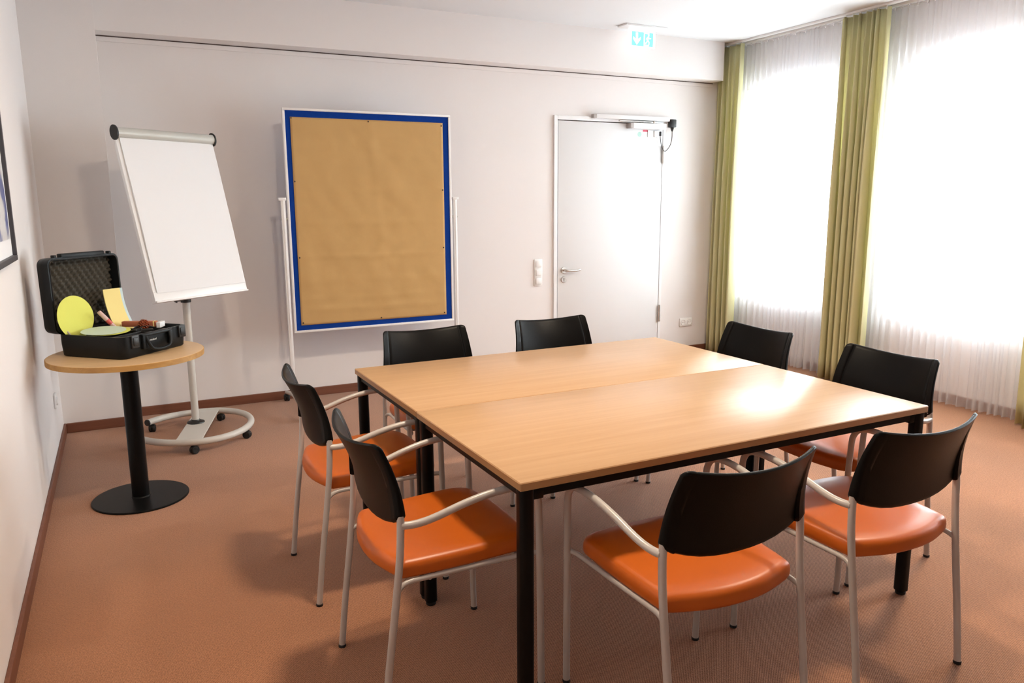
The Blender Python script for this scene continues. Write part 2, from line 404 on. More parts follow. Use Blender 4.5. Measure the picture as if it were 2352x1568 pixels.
dc = thing('door_closer', 'white door closer with slide rail above the white door', 'door closer', (4.0, YB-0.03, 2.03))
b = BM(); box(b, 3.955, 4.300, -0.052, 0.012, 2.004, 2.050, bev=0.004, M=Matrix.Translation((-4.0, 0, -2.03))); obj('closer_body', b, M['white'], dc, smooth=True)
b = BM(); box(b, 3.925, 3.957, -0.050, 0.012, 2.005, 2.049, bev=0.004, M=Matrix.Translation((-4.0, 0, -2.03))); obj('end_cap', b, M['closer_end'], dc, smooth=True)
b = BM(); box(b, 3.600, 4.352, -0.030, 0.012, 2.075, 2.108, bev=0.003, M=Matrix.Translation((-4.0, 0, -2.03))); obj('slide_rail', b, M['white'], dc, smooth=True)
b = BM(); box(b, 3.570, 3.602, -0.029, 0.012, 2.076, 2.107, bev=0.003, M=Matrix.Translation((-4.0, 0, -2.03))); obj('end_cap', b, M['closer_end'], dc, smooth=True)
b = BM(); box(b, -0.20, 0.20, -0.008, 0.008, -0.004, 0.004, bev=0.002, M=Matrix.Translation((0.02, -0.022, 0.033)) @ Matrix.Rotation(radians(2.5), 4, 'Z'))
lathe(b, [(0, 0), (0.012, 0), (0.012, 0.022), (0, 0.022)], 16, Matrix.Translation((0.19, -0.018, 0.018))); obj('closer_arm', b, M['steel'], dc, smooth=True)

pl = thing('power_plug', 'black power plug with hanging cable loop beside door closer', 'plug', (4.385, YB, 2.06))
b = BM(); box(b, -0.028, 0.028, -0.075, -0.022, -0.034, 0.034, bev=0.008); lathe(b, [(0.018, 0), (0.012, -0.02), (0.006, -0.035)], 14, Matrix.Translation((0, -0.05, -0.032))); obj('plug_body', b, M['black'], pl, smooth=True)
b = BM(); tube(b, cat([(0.0, -0.05, -0.06), (0.0, -0.048, -0.13), (-0.015, -0.042, -0.19), (-0.06, -0.036, -0.235), (-0.095, -0.034, -0.20), (-0.112, -0.034, -0.13), (-0.115, -0.034, -0.10)], 7), 0.003, 8); obj('cable', b, M['black'], pl, smooth=True)
b = BM(); box(b, -0.122, -0.106, -0.042, -0.026, -0.108, -0.07, bev=0.004); obj('connector', b, M['black'], pl, smooth=True)
so = thing('plug_socket', 'small white outlet with red lamp beside door closer', 'socket', (4.43, YB, 2.065))
b = BM(); box(b, -0.085, 0.03, -0.022, 0, -0.04, 0.04, bev=0.006); obj('socket_plate', b, M['plastic'], so, smooth=True)
b = BM(); box(b, 0.004, 0.018, -0.025, -0.02, -0.008, 0.006, bev=0.002); obj('indicator_lamp', b, M['red'], so, smooth=True)

# ------------------------------------------------------------------ switch and sockets
sw = thing('light_switch', 'white triple light switch on wall beside the door', 'light switch', (3.078, YB, 0.821))
b = BM(); box(b, -0.038, 0.038, -0.012, 0, -0.112, 0.112, bev=0.006); obj('switch_plate', b, M['plastic'], sw, smooth=True)
for k in (-1, 0, 1):
    b = BM(); box(b, -0.026, 0.026, -0.018, -0.012, k*0.071-0.026, k*0.071+0.026, bev=0.004, M=None); obj('rocker', b, M['plastic'], sw, smooth=True)
ds = thing('wall_socket', 'white double wall socket between door and green curtain', 'socket', (4.645, YB, 0.287))
b = BM(); box(b, -0.074, 0.074, -0.012, 0, -0.040, 0.040, bev=0.006); obj('socket_plate', b, M['plastic'], ds, smooth=True)
for k in (-1, 1):
    b = BM(); lathe(b, [(0, 0.001), (0.019, 0.001), (0.0215, 0.004), (0.024, 0.0055), (0.0255, 0.0)], 24, Matrix.Translation((k*0.036, -0.0115, 0)) @ Matrix.Rotation(pi/2, 4, 'X'))
    cup = obj('socket_cup', b, M['plastic'], ds, smooth=True)
    b = BM()
    for q in (-1, 1): lathe(b, [(0, 0), (0.003, 0), (0.003, 0.0006), (0, 0.0006)], 10, Matrix.Translation((k*0.036+q*0.0095, -0.0127, 0)) @ Matrix.Rotation(pi/2, 4, 'X'))
    obj('pin_hole', b, M['gap'], cup)
ls = thing('wall_socket', 'small white outlet low on the left wall behind round table', 'socket', (XL, 4.947, 0.315))
b = BM(); box(b, 0, 0.012, -0.04, 0.04, -0.04, 0.04, bev=0.005); obj('socket_plate', b, M['plastic'], ls, smooth=True)
b = BM(); lathe(b, [(0, 0.001), (0.019, 0.001), (0.0215, 0.004), (0.024, 0.0055), (0.0255, 0.0)], 24, Matrix.Translation((0.0115, 0, 0)) @ Matrix.Rotation(pi/2, 4, 'Y')); obj('socket_cup', b, M['plastic'], ls, smooth=True)

# ------------------------------------------------------------------ exit sign
ex = thing('exit_sign', 'lit emergency exit sign hanging from ceiling, arrow and running figure', 'exit sign', (3.826, 5.27, ZC))
boxo('mounting_plate', (-0.20, 0.19, -0.075, 0.05, -0.014, 0), M['white'], ex, bev=0.003)
boxo('sign_panel', (-0.125, 0.125, -0.006, 0.006, -0.155, -0.012), M['signwhite'], ex, bev=0.002)
def flat(poly, name, mt, parent, d0, d1):
    b = BM(); prism(b, poly, lambda p, s: (p[0], (d0, d1)[s], p[1])); return obj(name, b, mt, parent)
gp = flat([(-0.103, -0.145), (0.103, -0.145), (0.103, -0.040), (-0.103, -0.040)], 'green_field', M['signgreen'], ex, -0.0075, -0.006)
flat([(-0.055, -0.138), (-0.020, -0.095), (-0.020, -0.078), (-0.045, -0.098), (-0.045, -0.046), (-0.065, -0.046), (-0.065, -0.098), (-0.090, -0.078), (-0.090, -0.095)], 'arrow', M['signwhite'], gp, -0.009, -0.0075)
flat([(0.012, -0.142), (0.060, -0.142), (0.060, -0.132), (0.022, -0.132), (0.022, -0.050), (0.064, -0.050), (0.064, -0.044), (0.012, -0.044)], 'door_pictogram', M['signwhite'], gp, -0.009, -0.0075)
b = BM()
lathe(b, [(0, 0), (0.0075, 0), (0.0075, 0.0015), (0, 0.0015)], 14, Matrix.Translation((0.058, -0.0075, -0.060)) @ Matrix.Rotation(pi/2, 4, 'X'))
def limb(x0, z0, x1, z1, w):
    d = Vector((x1-x0, z1-z0)).normalized(); n = Vector((-d.y, d.x))*w/2
    prism(b, [(x0+n.x, z0+n.y), (x0-n.x, z0-n.y), (x1-n.x, z1-n.y), (x1+n.x, z1+n.y)], lambda p, s: (p[0], (-0.009, -0.0075)[s], p[1]))
limb(0.055, -0.070, 0.048, -0.100, 0.014); limb(0.056, -0.074, 0.040, -0.082, 0.006); limb(0.040, -0.082, 0.036, -0.092, 0.006)
limb(0.056, -0.074, 0.070, -0.086, 0.006); limb(0.070, -0.086, 0.080, -0.080, 0.006)
limb(0.048, -0.098, 0.064, -0.112, 0.008); limb(0.064, -0.112, 0.060, -0.132, 0.007); limb(0.047, -0.098, 0.038, -0.116, 0.008); limb(0.038, -0.116, 0.026, -0.122, 0.007)
obj('running_figure', b, M['signwhite'], gp)

# ------------------------------------------------------------------ ceiling lamps (warm, above the picture edge)
M['lampglow'] = mat('lit_lamp_glass', (0.9, 0.85, 0.75), 0.4, emit=((1.0, 0.74, 0.46), 5.0))
for (lx, ly, lab) in ((1.0, 2.15, 'round warm ceiling lamp above the left edge of the table'), (3.4, 2.15, 'round warm ceiling lamp above the window side of the table')):
    lp = thing('ceiling_lamp', lab, 'lamp', (lx, ly, ZC), 0, 'round ceiling lamps')
    b = BM(); lathe(b, [(0, 0), (0.15, 0), (0.15, -0.03), (0.138, -0.035), (0.135, -0.02)], 40); obj('housing', b, M['white'], lp, smooth=True)
    b = BM(); lathe(b, [(0.134, -0.022), (0.10, -0.030), (0, -0.034)], 40); obj('diffuser', b, M['lampglow'], lp, smooth=True)
    L = bpy.data.lights.new('lamp_light', 'AREA'); L.shape = 'DISK'; L.size = 0.24; L.energy = LAMP_W; L.color = (1.0, 0.83, 0.63)
    o = bpy.data.objects.new('lamp_light', L); C.objects.link(o); o.parent = lp; o.location = (0, 0, -0.045)

# ------------------------------------------------------------------ framed picture on the left wall
pf = thing('framed_picture', 'dark framed blue print on left wall at picture edge', 'picture', (XL, 3.505, 1.56))
PH, PW = 0.375, 0.30
b = BM()
for (y0, y1, z0, z1) in ((-PW, PW, -PH, -PH+0.022), (-PW, PW, PH-0.022, PH), (-PW, -PW+0.022, -PH+0.022, PH-0.022), (PW-0.022, PW, -PH+0.022, PH-0.022)):
    box(b, 0, 0.025, y0, y1, z0, z1, bev=0.002)
obj('picture_frame', b, M['picframe'], pf)
boxo('mat_board', (0.002, 0.010, -PW+0.02, PW-0.02, -PH+0.02, PH-0.02), M['paper'], pf)
boxo('print', (0.010, 0.012, -PW+0.075, PW-0.06, -PH+0.09, PH-0.08), M['art'], pf)

# ================================================================== curtains
def drape(name, y0, y1, xc, zt, zb, folds, amp, seed, m, label, group, thick=0.0, sharp=0.25, per=10, nv=16, topamp=0.5, heading=True):
    rnd = random.Random(seed); ph = [0.0]
    n = folds*per
    wts = [rnd.uniform(0.55, 1.5) for _ in range(folds)]; tot = sum(wts)
    amps = [rnd.uniform(0.6, 1.25) for _ in range(folds+1)]
    cum = [0]
    for w in wts: cum.append(cum[-1]+w/tot)
    b = BM()
    def fn(u, v):
        f = u*folds; k = min(int(f), folds-1); fr = f-k
        s = cum[k]+(cum[k+1]-cum[k])*fr
        a = amps[k]*(1-fr)+amps[k+1]*fr
        th = 2*pi*fr
        prof = sin(th)+sharp*sin(2*th+1.0)
        gr = topamp+(1-topamp)*min(1.0, v*2.2)
        wob = noise.noise(Vector((s*6+seed, v*1.6, seed*0.7)))
        x = xc + amp*a*prof*gr + 0.018*wob*v
        y = y0+(y1-y0)*s + 0.014*noise.noise(Vector((s*9, v*1.3+5, seed)))*v + 0.45*amp*a*cos(th)*gr
        z = zt+(zb-zt)*v
        if v > 0.97: z += 0.004*noise.noise(Vector((s*20, 2, seed)))
        return (x, y, z)
    grid(b, fn, n, nv)
    root = thing(name, label, 'curtain', (0, 0, 0), 0, group)
    o = obj('curtain_panel', b, m, root, smooth=True, angle=180, fix=False)
    root.location = (xc, (y0+y1)/2, 0); o.location = (-xc, -(y0+y1)/2, 0)
    if thick:
        sm = o.modifiers.new('thickness', 'SOLIDIFY'); sm.thickness = thick; sm.offset = 0
    if heading:
        gm = None
        for k in range(folds):
            s = (cum[k]+cum[k+1])/2; y = y0+(y1-y0)*s
            if gm is None:
                b = BM(); box(b, -0.004, 0.004, -0.004, 0.004, -0.012, 0.012); h_ = obj('glider', b, M['plastic'], root); gm = h_.data
            else:
                h_ = bpy.data.objects.new('glider', gm); C.objects.link(h_); h_.parent = root
            h_.location = (0, y-(y0+y1)/2, zt)
    return root
XS, XG = 5.012, 4.915
drape('green_curtain', 5.606, 5.285, XG, ZC-0.03, 0.012, 5, 0.052, 3, M['green'], 'olive green curtain in the corner beside the door', 'olive green curtains', 0.002)
drape('green_curtain', 4.275, 3.865, XG, ZC-0.03, 0.012, 7, 0.050, 8, M['green'], 'olive green curtain hanging between the two bright windows', 'olive green curtains', 0.002)
drape('green_curtain', 2.735, 2.36, XG, ZC-0.03, 0.012, 6, 0.044, 15, M['green'], 'olive green curtain sliver at the right picture edge', 'olive green curtains', 0.002)
drape('sheer_curtain', 5.50, 4.10, XS, ZC-0.03, 0.014, 26, 0.030, 21, M['sheer'], 'white sheer curtain over the far window nearest the door', 'white sheer curtains', per=8)
drape('sheer_curtain', 4.07, 2.45, XS, ZC-0.03, 0.014, 28, 0.032, 33, M['sheer'], 'white sheer curtain over the nearer window at right', 'white sheer curtains', per=8)
drape('sheer_curtain', 2.42, 0.85, XS, ZC-0.03, 0.014, 28, 0.032, 47, M['sheer'], 'added white sheer curtain dimming the unseen window past the right edge', 'white sheer curtains', per=8)  # unseen sheer, added to cut the daylight on the foreground floor
cr = thing('curtain_track', 'white double curtain track on ceiling along the windows', 'curtain rail', (XG, 3.6, ZC))
boxo('track', (-0.014, 0.014, -2.8, 2.0, -0.016, 0), M['plastic'], cr, bev=0.002)
boxo('track', (XS-XG-0.014, XS-XG+0.014, -2.8, 2.0, -0.016, 0), M['plastic'], cr, bev=0.002)

# ================================================================== conference tables
TX, TY, TROT, TD, TH = 1.6564, 2.4318, 0.0022, 1.547, 0.7084
def conf_table(cy, label):
    t = thing('conference_table', label, 'table', (TX, cy, 0), TROT, 'two halves of the conference table')
    hx, hy = 0.80, TD/4-0.0008
    b = BM(); box(b, -hx+0.002, hx-0.002, -hy+0.002, hy-0.002, TH-0.024, TH, bev=0.0015); obj('tabletop', b, M['beech'], t, smooth=True)
    b = BM()
    o_ = rrect(2*hx, 2*hy, 0.006, 3); i_ = rrect(2*hx-0.0045, 2*hy-0.0045, 0.004, 3)
    rings_solid(b, [[(*p, TH-0.0225) for p in i_], [(*p, TH-0.0215) for p in o_], [(*p, TH-0.003) for p in o_], [(*p, TH-0.0006) for p in i_]], False, False)
    obj('edge_band', b, M['edgewood'], t, smooth=True)
    zt = TH-0.024; rl = 0.026
    for s in (-1, 1):
        b = BM(); box(b, -hx+0.03, hx-0.03, s*(hy-0.024)-0.010, s*(hy-0.024)+0.010, zt-rl, zt, bev=0.002); obj('apron_rail', b, M['blackpaint'], t)
        b = BM(); box(b, s*(hx-0.027)-0.012, s*(hx-0.027)+0.012, -hy+0.03, hy-0.03, zt-rl, zt, bev=0.002); obj('apron_rail', b, M['blackpaint'], t)
    for sx in (-1, 1):
        for sy in (-1, 1):
            cx, cy_ = sx*(hx-0.027), sy*(hy-0.025)
            b = BM(); p = rrect(0.042, 0.042, 0.015, 5)
            rings_solid(b, [[(cx+q[0], cy_+q[1], 0.016) for q in p], [(cx+q[0], cy_+q[1], zt) for q in p]])
            box(b, min(cx, cx-sx*0.05), max(cx, cx-sx*0.05), cy_-0.012, cy_+0.012, zt-0.034, zt-0.002, bev=0.004)
            lg = obj('leg', b, M['blackpaint'], t, smooth=True)
            b = BM(); lathe(b, [(0, 0), (0.016, 0), (0.018, 0.003), (0.018, 0.010), (0.012, 0.013), (0.012, 0.018)], 18, Matrix.Translation((cx, cy_, 0))); obj('levelling_foot', b, M['rubber'], lg, smooth=True)
    return t
conf_table(TY-TD/4, 'beech conference table with black legs, half nearer the camera')
conf_table(TY+TD/4, 'beech conference table with black legs, half nearer the door wall')

# ================================================================== chairs
def make_chair():
    root = thing('armchair', '', 'chair')
    Y = lambda u: 0.24-u
    # seat pad
    half = [(0, 0.246), (0.11, 0.242), (0.185, 0.228), (0.222, 0.190), (0.228, 0.12), (0.226, 0.02), (0.220, -0.08), (0.2125, -0.150), (0.203, -0.170), (0.15, -0.190), (0.08, -0.208)]
    pts = half+[(0, -0.214)]+[(-x, y) for x, y in reversed(half[1:])]
    ol = cat([(x, y, 0) for x, y in pts], 4, True)
    b = BM(); rings = []; cy = 0.02
    for sc, z in ((0.80, 0.4315), (0.96, 0.430), (0.99, 0.432), (1.0, 0.438), (1.002, 0.449), (0.998, 0.459), (0.986, 0.467), (0.960, 0.4735), (0.90, 0.4775), (0.72, 0.4775), (0.5, 0.4745), (0.25, 0.472)):
        ring = []
        for q in ol:
            x, y = q.x*sc, cy+(q.y-cy)*sc
            zz = z-0.006+0.038*y
            if y > 0.13: zz -= (y-0.13)**2*1.2
            ring.append((x, y, zz))
        rings.append(ring)
    rings_solid(b, rings)
    obj('seat', b, M['leather'], root, smooth=True, angle=80)
    # backrest: closed shell, concave towards the sitter
    aL = [-1, -0.993, -0.975, -0.945, -0.905, -0.875, -0.86, -0.845, -0.80, -0.68, -0.52, -0.34, -0.17, 0]
    aL = aL+[-a for a in reversed(aL[:-1])]
    nb = 12
    def bp(a, t, back):
        w = 0.234+(0.2135-0.234)*t
        x = a*w; rc = 0.022
        zt = 0.806-0.020*(1-a*a)
        zb = 0.596-0.050*(1-abs(a)**2.6)
        ov = (abs(x)-(w-rc))/rc
        if ov > 0:
            d = rc*(1-sqrt(max(0, 1-min(ov, 1)**2))); zt -= d*0.75; zb += d*0.55
        z = zb+(zt-zb)*t
        th = (z-0.55)/0.255
        u = 0.397+0.030*th+0.028*th*th+0.058*(1-abs(a)**2.0)*(0.42+0.58*th)-0.010*sin(pi*th)
        thick = 0.013 + (0.013*(1-t)**1.5 if abs(a) > 0.86 else 0.0) - (0.007*(1-t) if abs(a) > 0.985 else 0) - (0.004 if t in (0, 1) else 0)
        if not back and 0.85 < abs(a) < 0.87: u += 0.0035
        if abs(a) == 1 or t in (0, 1): u += 0.003 if not back else -0.002
        return (x, Y(u+(thick if back else 0)), z)
    ts = [0, 0.02, 0.06]+[0.06+0.88*k/nb for k in range(1, nb)]+[0.94, 0.98, 1.0]
    b = BM()
    F = [[b.verts.new(bp(a, t, False)) for t in ts] for a in aL]; K = [[b.verts.new(bp(a, t, True)) for t in ts] for a in aL]
    na, nt_ = len(aL), len(ts)
    for i in range(na-1):
        for j in range(nt_-1):
            b.faces.new([F[i][j], F[i+1][j], F[i+1][j+1], F[i][j+1]]); b.faces.new([K[i][j+1], K[i+1][j+1], K[i+1][j], K[i][j]])
    for i in range(na-1):
        b.faces.new([F[i+1][0], F[i][0], K[i][0], K[i+1][0]]); b.faces.new([F[i][-1], F[i+1][-1], K[i+1][-1], K[i][-1]])
    for j in range(nt_-1):
        b.faces.new([F[0][j], F[0][j+1], K[0][j+1], K[0][j]]); b.faces.new([F[-1][j+1], F[-1][j], K[-1][j], K[-1][j+1]])
    obj('backrest', b, M['backplastic'], root, smooth=True, angle=60)
    R = 0.0105
    for s in (-1, 1):
        # front leg
        b = BM(); tube(b, cat([(s*0.245, Y(0.0), 0.007), (s*0.2475, Y(0.004), 0.25), (s*0.250, Y(0.008), 0.45), (s*0.252, Y(0.012), 0.575)], 4), R, 12)
        fl = obj('leg', b, M['frame'], root, smooth=True)
        b = BM(); lathe(b, [(0, 0), (0.0112, 0.0), (0.0118, 0.002), (0.0118, 0.008), (0.010, 0.010), (0, 0.010)], 14, Matrix.Translation((s*0.245, Y(0), 0))); obj('foot_cap', b, M['rubber'], fl, smooth=True)
        # armrest, continuing the front leg, ending on the rear leg
        b = BM(); tube(b, cat([(s*0.252, Y(0.012), 0.573), (s*0.2525, Y(0.016), 0.598), (s*0.2535, Y(0.032), 0.622), (s*0.2545, Y(0.060), 0.6345), (s*0.2545, Y(0.105), 0.6370), (s*0.252, Y(0.17), 0.631), (s*0.248, Y(0.24), 0.6155), (s*0.243, Y(0.31), 0.594), (s*0.238, Y(0.353), 0.583), (s*0.233, Y(0.385), 0.579), (s*0.229, Y(0.411), 0.580)], 5), R, 12)
        obj('armrest', b, M['frame'], root, smooth=True)
        # rear leg running up into the backrest
        b = BM(); tube(b, cat([(s*0.225, Y(0.475), 0.007), (s*0.2255, Y(0.457), 0.17), (s*0.2265, Y(0.434), 0.345), (s*0.2275, Y(0.418), 0.48), (s*0.2275, Y(0.413), 0.56), (s*0.2245, Y(0.411), 0.606)], 4), R, 12)
        rl = obj('leg', b, M['frame'], root, smooth=True)
        b = BM(); lathe(b, [(0, 0), (0.0112, 0.0), (0.0118, 0.002), (0.0118, 0.008), (0.010, 0.010), (0, 0.010)], 14, Matrix.Translation((s*0.225, Y(0.475), 0))); obj('foot_cap', b, M['rubber'], rl, smooth=True)
        # side rail
        b = BM(); tube(b, cat([(s*0.249, Y(0.008), 0.421), (s*0.240, Y(0.012), 0.421), (s*0.234, Y(0.028), 0.421), (s*0.2315, Y(0.06), 0.421), (s*0.226, Y(0.2), 0.418), (s*0.217, Y(0.35), 0.413), (s*0.216, Y(0.385), 0.411), (s*0.219, Y(0.408), 0.406), (s*0.226, Y(0.424), 0.396)], 5), 0.0075, 10)
        obj('seat_rail', b, M['frame'], root, smooth=True)
    for u, z in ((0.07, 0.420), (0.33, 0.410)):
        b = BM(); tube(b, [(-0.218, Y(u), z), (0.218, Y(u), z)], 0.007, 10); obj('crossbar', b, M['frame'], root, smooth=True)
    return root

def dup(root):
    r = root.copy(); C.objects.link(r)
    for ch in list(root.children):
        c = ch.copy(); C.objects.link(c); c.parent = r
        for g in list(ch.children):
            d = g.copy(); C.objects.link(d); d.parent = c
    return r
chair0 = make_chair()
H_ = pi/2
CH = [  # centre of front feet line, facing angle (local +y), label
    ((1.325, 1.793), 0.0, 'nearest orange armchair in the foreground, beside the table\'s near black corner leg'),
    ((1.978, 1.793), 0.0, 'foreground orange armchair at the table\'s right corner, back to camera'),
    ((1.006, 2.060), -H_, 'orange armchair on the table\'s left side, nearer to the camera'),
    ((1.000, 2.800), -H_, 'orange armchair on the table\'s left side, nearer the pinboard'),
    ((1.300, 3.065), pi, 'armchair behind the table in front of the pinboard\'s lower corner'),
    ((2.008, 3.065), pi, 'armchair behind the table in front of the white door'),
    ((2.290, 2.770), H_, 'armchair on window side of table, farther one near corner curtain'),
    ((2.308, 2.058), H_, 'armchair on window side of table, nearer one with darkened orange seat'),
]
for i, (p, a, lab) in enumerate(CH):
    c = chair0 if i == 0 else dup(chair0)
    c['label'] = lab; c['group'] = 'armchairs around the conference table'; c['category'] = 'chair'
    # local front-feet line is at y=+0.24
    c.rotation_euler = (0, 0, a)
    c.location = (p[0]-0.24*(-sin(a)), p[1]-0.24*cos(a), 0)

# ================================================================== round side table
RX, RY, RZ, RR = -0.012, 4.004, 0.7218, 0.337
rtb = thing('round_table', 'small round beech table on a black pedestal, by left wall', 'table', (RX, RY, 0))
b = BM(); lathe(b, [(0, RZ-0.026), (RR-0.003, RZ-0.026), (RR-0.002, RZ-0.002), (RR-0.004, RZ), (0, RZ)], 72); obj('tabletop', b, M['beech2'], rtb, smooth=True, angle=30)
b = BM(); lathe(b, [(RR-0.003, RZ-0.0265), (RR, RZ-0.0255), (RR, RZ-0.0025), (RR-0.003, RZ-0.0012)], 72); obj('edge_band', b, M['ply'], rtb, smooth=True, angle=30)
b = BM(); lathe(b, [(0.039, 0.008), (0.039, RZ-0.03)], 32); lathe(b, [(0.045, 0.008), (0.040, 0.016)], 32); obj('column', b, M['blackpaint'], rtb, smooth=True)
b = BM(); lathe(b, [(0, 0), (0.215, 0), (0.2175, 0.002), (0.2175, 0.006), (0.214, 0.009), (0, 0.011)], 64); obj('base_plate', b, M['blackpaint'], rtb, smooth=True)
b = BM(); box(b, -0.16, 0.16, -0.025, 0.025, RZ-0.034, RZ-0.026); box(b, -0.025, 0.025, -0.16, 0.16, RZ-0.034, RZ-0.026); obj('support_cross', b, M['blackpaint'], rtb)

# ================================================================== presentation case and its contents
CA = radians(45.5)
CX, CY, CZ = -0.0165, 4.070, RZ
CW, CD, CHB = 0.408, 0.372, 0.102
case = thing('presentation_case', 'open black plastic presentation case on the round table', 'case', (CX, CY, CZ), CA)
def shell(bm, w, d, h, r, t, inner, z0=0, flipz=1, M4=None):
    o0 = rrect(w*0.955, d*0.955, r, 6); o1 = rrect(w*0.985, d*0.985, r, 6); o2 = rrect(w, d, r, 6); i1 = rrect(w-2*t, d-2*t, max(r-t, 0.004), 6); i2 = rrect(w-2*t-0.01, d-2*t-0.01, max(r-t, 0.004), 6)
    R = [[(*p, 0) for p in o0], [(*p, 0.006) for p in o1], [(*p, h*0.55) for p in o2], [(*p, h) for p in o2], [(*p, h) for p in i1], [(*p, inner) for p in i2]]
    R = [[(p[0], p[1], z0+flipz*p[2]) for p in ring] for ring in R]
    if M4 is not None: R = [[tuple(M4 @ Vector(p)) for p in ring] for ring in R]
    rings_solid(bm, R)
b = BM(); shell(b, CW, CD, CHB, 0.035, 0.010, 0.045); body = obj('body', b, M['casegrey'], case, smooth=True, angle=50)
# front boss, latches, handle, logo on the front face (local -y)
yf = -CD/2
b = BM(); box(b, -0.095, -0.072, yf-0.014, yf+0.004, 0.030, 0.099, bev=0.004); box(b, 0.072, 0.095, yf-0.014, yf+0.004, 0.030, 0.099, bev=0.004); box(b, -0.095, 0.095, yf-0.014, yf+0.004, 0.088, 0.100, bev=0.004); obj('handle_bracket', b, M['casegrey'], body, smooth=True)
b = BM(); tube(b, cat([(-0.075, yf-0.010, 0.090), (-0.068, yf-0.022, 0.055), (-0.050, yf-0.028, 0.030), (0.0, yf-0.030, 0.022), (0.050, yf-0.028, 0.030), (0.068, yf-0.022, 0.055), (0.075, yf-0.010, 0.090)], 5), 0.0075, 10); obj('handle', b, M['casegrey'], case, smooth=True)
for x in (-0.135, 0.165):
    b = BM(); box(b, x-0.022, x+0.022, yf-0.010, yf+0.003, 0.045, 0.104, bev=0.004); box(b, x-0.016, x+0.016, yf-0.014, yf-0.008, 0.056, 0.094, bev=0.003); obj('latch', b, M['black'], case, smooth=True)
# small white lettering behind the handle
fc = bpy.data.curves.new('logo', 'FONT'); fc.body = 'neuland'; fc.size = 0.0135; fc.extrude = 0.0004; fc.align_x = 'CENTER'; fc.shear = 0.15
fo = bpy.data.objects.new('logo_source', fc); C.objects.link(fo)
bpy.context.view_layer.update()
lm = bpy.data.meshes.new_from_object(fo.evaluated_get(bpy.context.evaluated_depsgraph_get())); bpy.data.objects.remove(fo, do_unlink=True)
lm.materials.clear(); lm.materials.append(M['logo'])
lo = bpy.data.objects.new('logo', lm); C.objects.link(lo); lo.parent = body; lo.location = (-0.022, yf-0.0012, 0.062); lo.rotation_euler = (pi/2, 0, 0)
lo['label'] = 'small white lettering'
# dividers inside the body
b = BM()
for (x0, x1, y0, y1) in ((0.015, 0.021, -0.170, 0.165), (0.110, 0.116, -0.170, -0.02), (0.021, 0.190, -0.026, -0.020), (-0.190, 0.015, -0.090, -0.084), (0.021, 0.19, 0.085, 0.091), (0.062, 0.068, -0.02, 0.085)):
    box(b, x0, x1, y0, y1, 0.044, 0.094, bev=0.0015)
obj('divider', b, M['black'], case)
# lid
CDL = 0.352
LT = radians(91)
LM = Matrix.Translation((0, CD/2+0.004, CHB-0.006)) @ Matrix.Rotation(-LT, 4, 'X')
b = BM(); shell(b, CW, CDL, 0.074, 0.035, 0.012, 0.018, z0=0.074, flipz=-1, M4=LM @ Matrix.Translation((0, -CDL/2, 0))); lid = obj('lid', b, M['casegrey'], case, smooth=True, angle=50)
b = BM(); box(b, -0.125, 0.125, -CDL-0.016, -CDL+0.010, 0.0, 0.030, bev=0.005, M=LM); box(b, -0.165, -0.150, -CDL-0.012, -CDL+0.008, 0.0, 0.022, bev=0.003, M=LM); box(b, 0.150, 0.165, -CDL-0.012, -CDL+0.008, 0.0, 0.022, bev=0.003, M=LM); obj('lid_ridge', b, M['casegrey'], lid, smooth=True)
# egg-crate foam
b = BM(); fw_, fd_ = CW-0.034, CDL-0.034
def egg(u, v):
    x = (u-0.5)*fw_; y = (v-0.5)*fd_
    k = 2*pi/0.036
    hgt = 0.010*(0.5+0.5*sin(k*x+k*0.4*y)*sin(k*y*1.05))
    hgt += 0.002*noise.noise(Vector((x*30, y*30, 1)))
    return tuple(LM @ Vector((x, -CDL/2+y, 0.052-hgt*1.9)))
grid(b, egg, 96, 88); obj('foam_lining', b, M['foam'], lid, smooth=True, angle=180, fix=False)
# gasket groove round the lid mouth, hinge and stays
b = BM(); rg = rrect(CW-0.018, CDL-0.018, 0.028, 5); tube(b, [LM @ Vector((p[0], p[1]-CDL/2, -0.001)) for p in rg], 0.0022, 6, closed=True); obj('lid_seal', b, M['black'], lid, smooth=True)
for x in (-0.12, 0.12):
    b = BM(); tube(b, [(x-0.025, CD/2+0.003, CHB-0.003), (x+0.025, CD/2+0.003, CHB-0.003)], 0.005, 10); obj('hinge', b, M['black'], case, smooth=True)
for x in (-0.186, 0.186):
    b = BM(); p0 = Vector((x, CD/2-0.075, CHB-0.018)); p1 = LM @ Vector((x, -0.075, 0.018)); tube(b, [p0, p0.lerp(p1, 0.5)+Vector((0, -0.004, 0)), p1], [0.004, 0.003, 0.004], 8); obj('lid_stay', b, M['closer_end'], case, smooth=True)

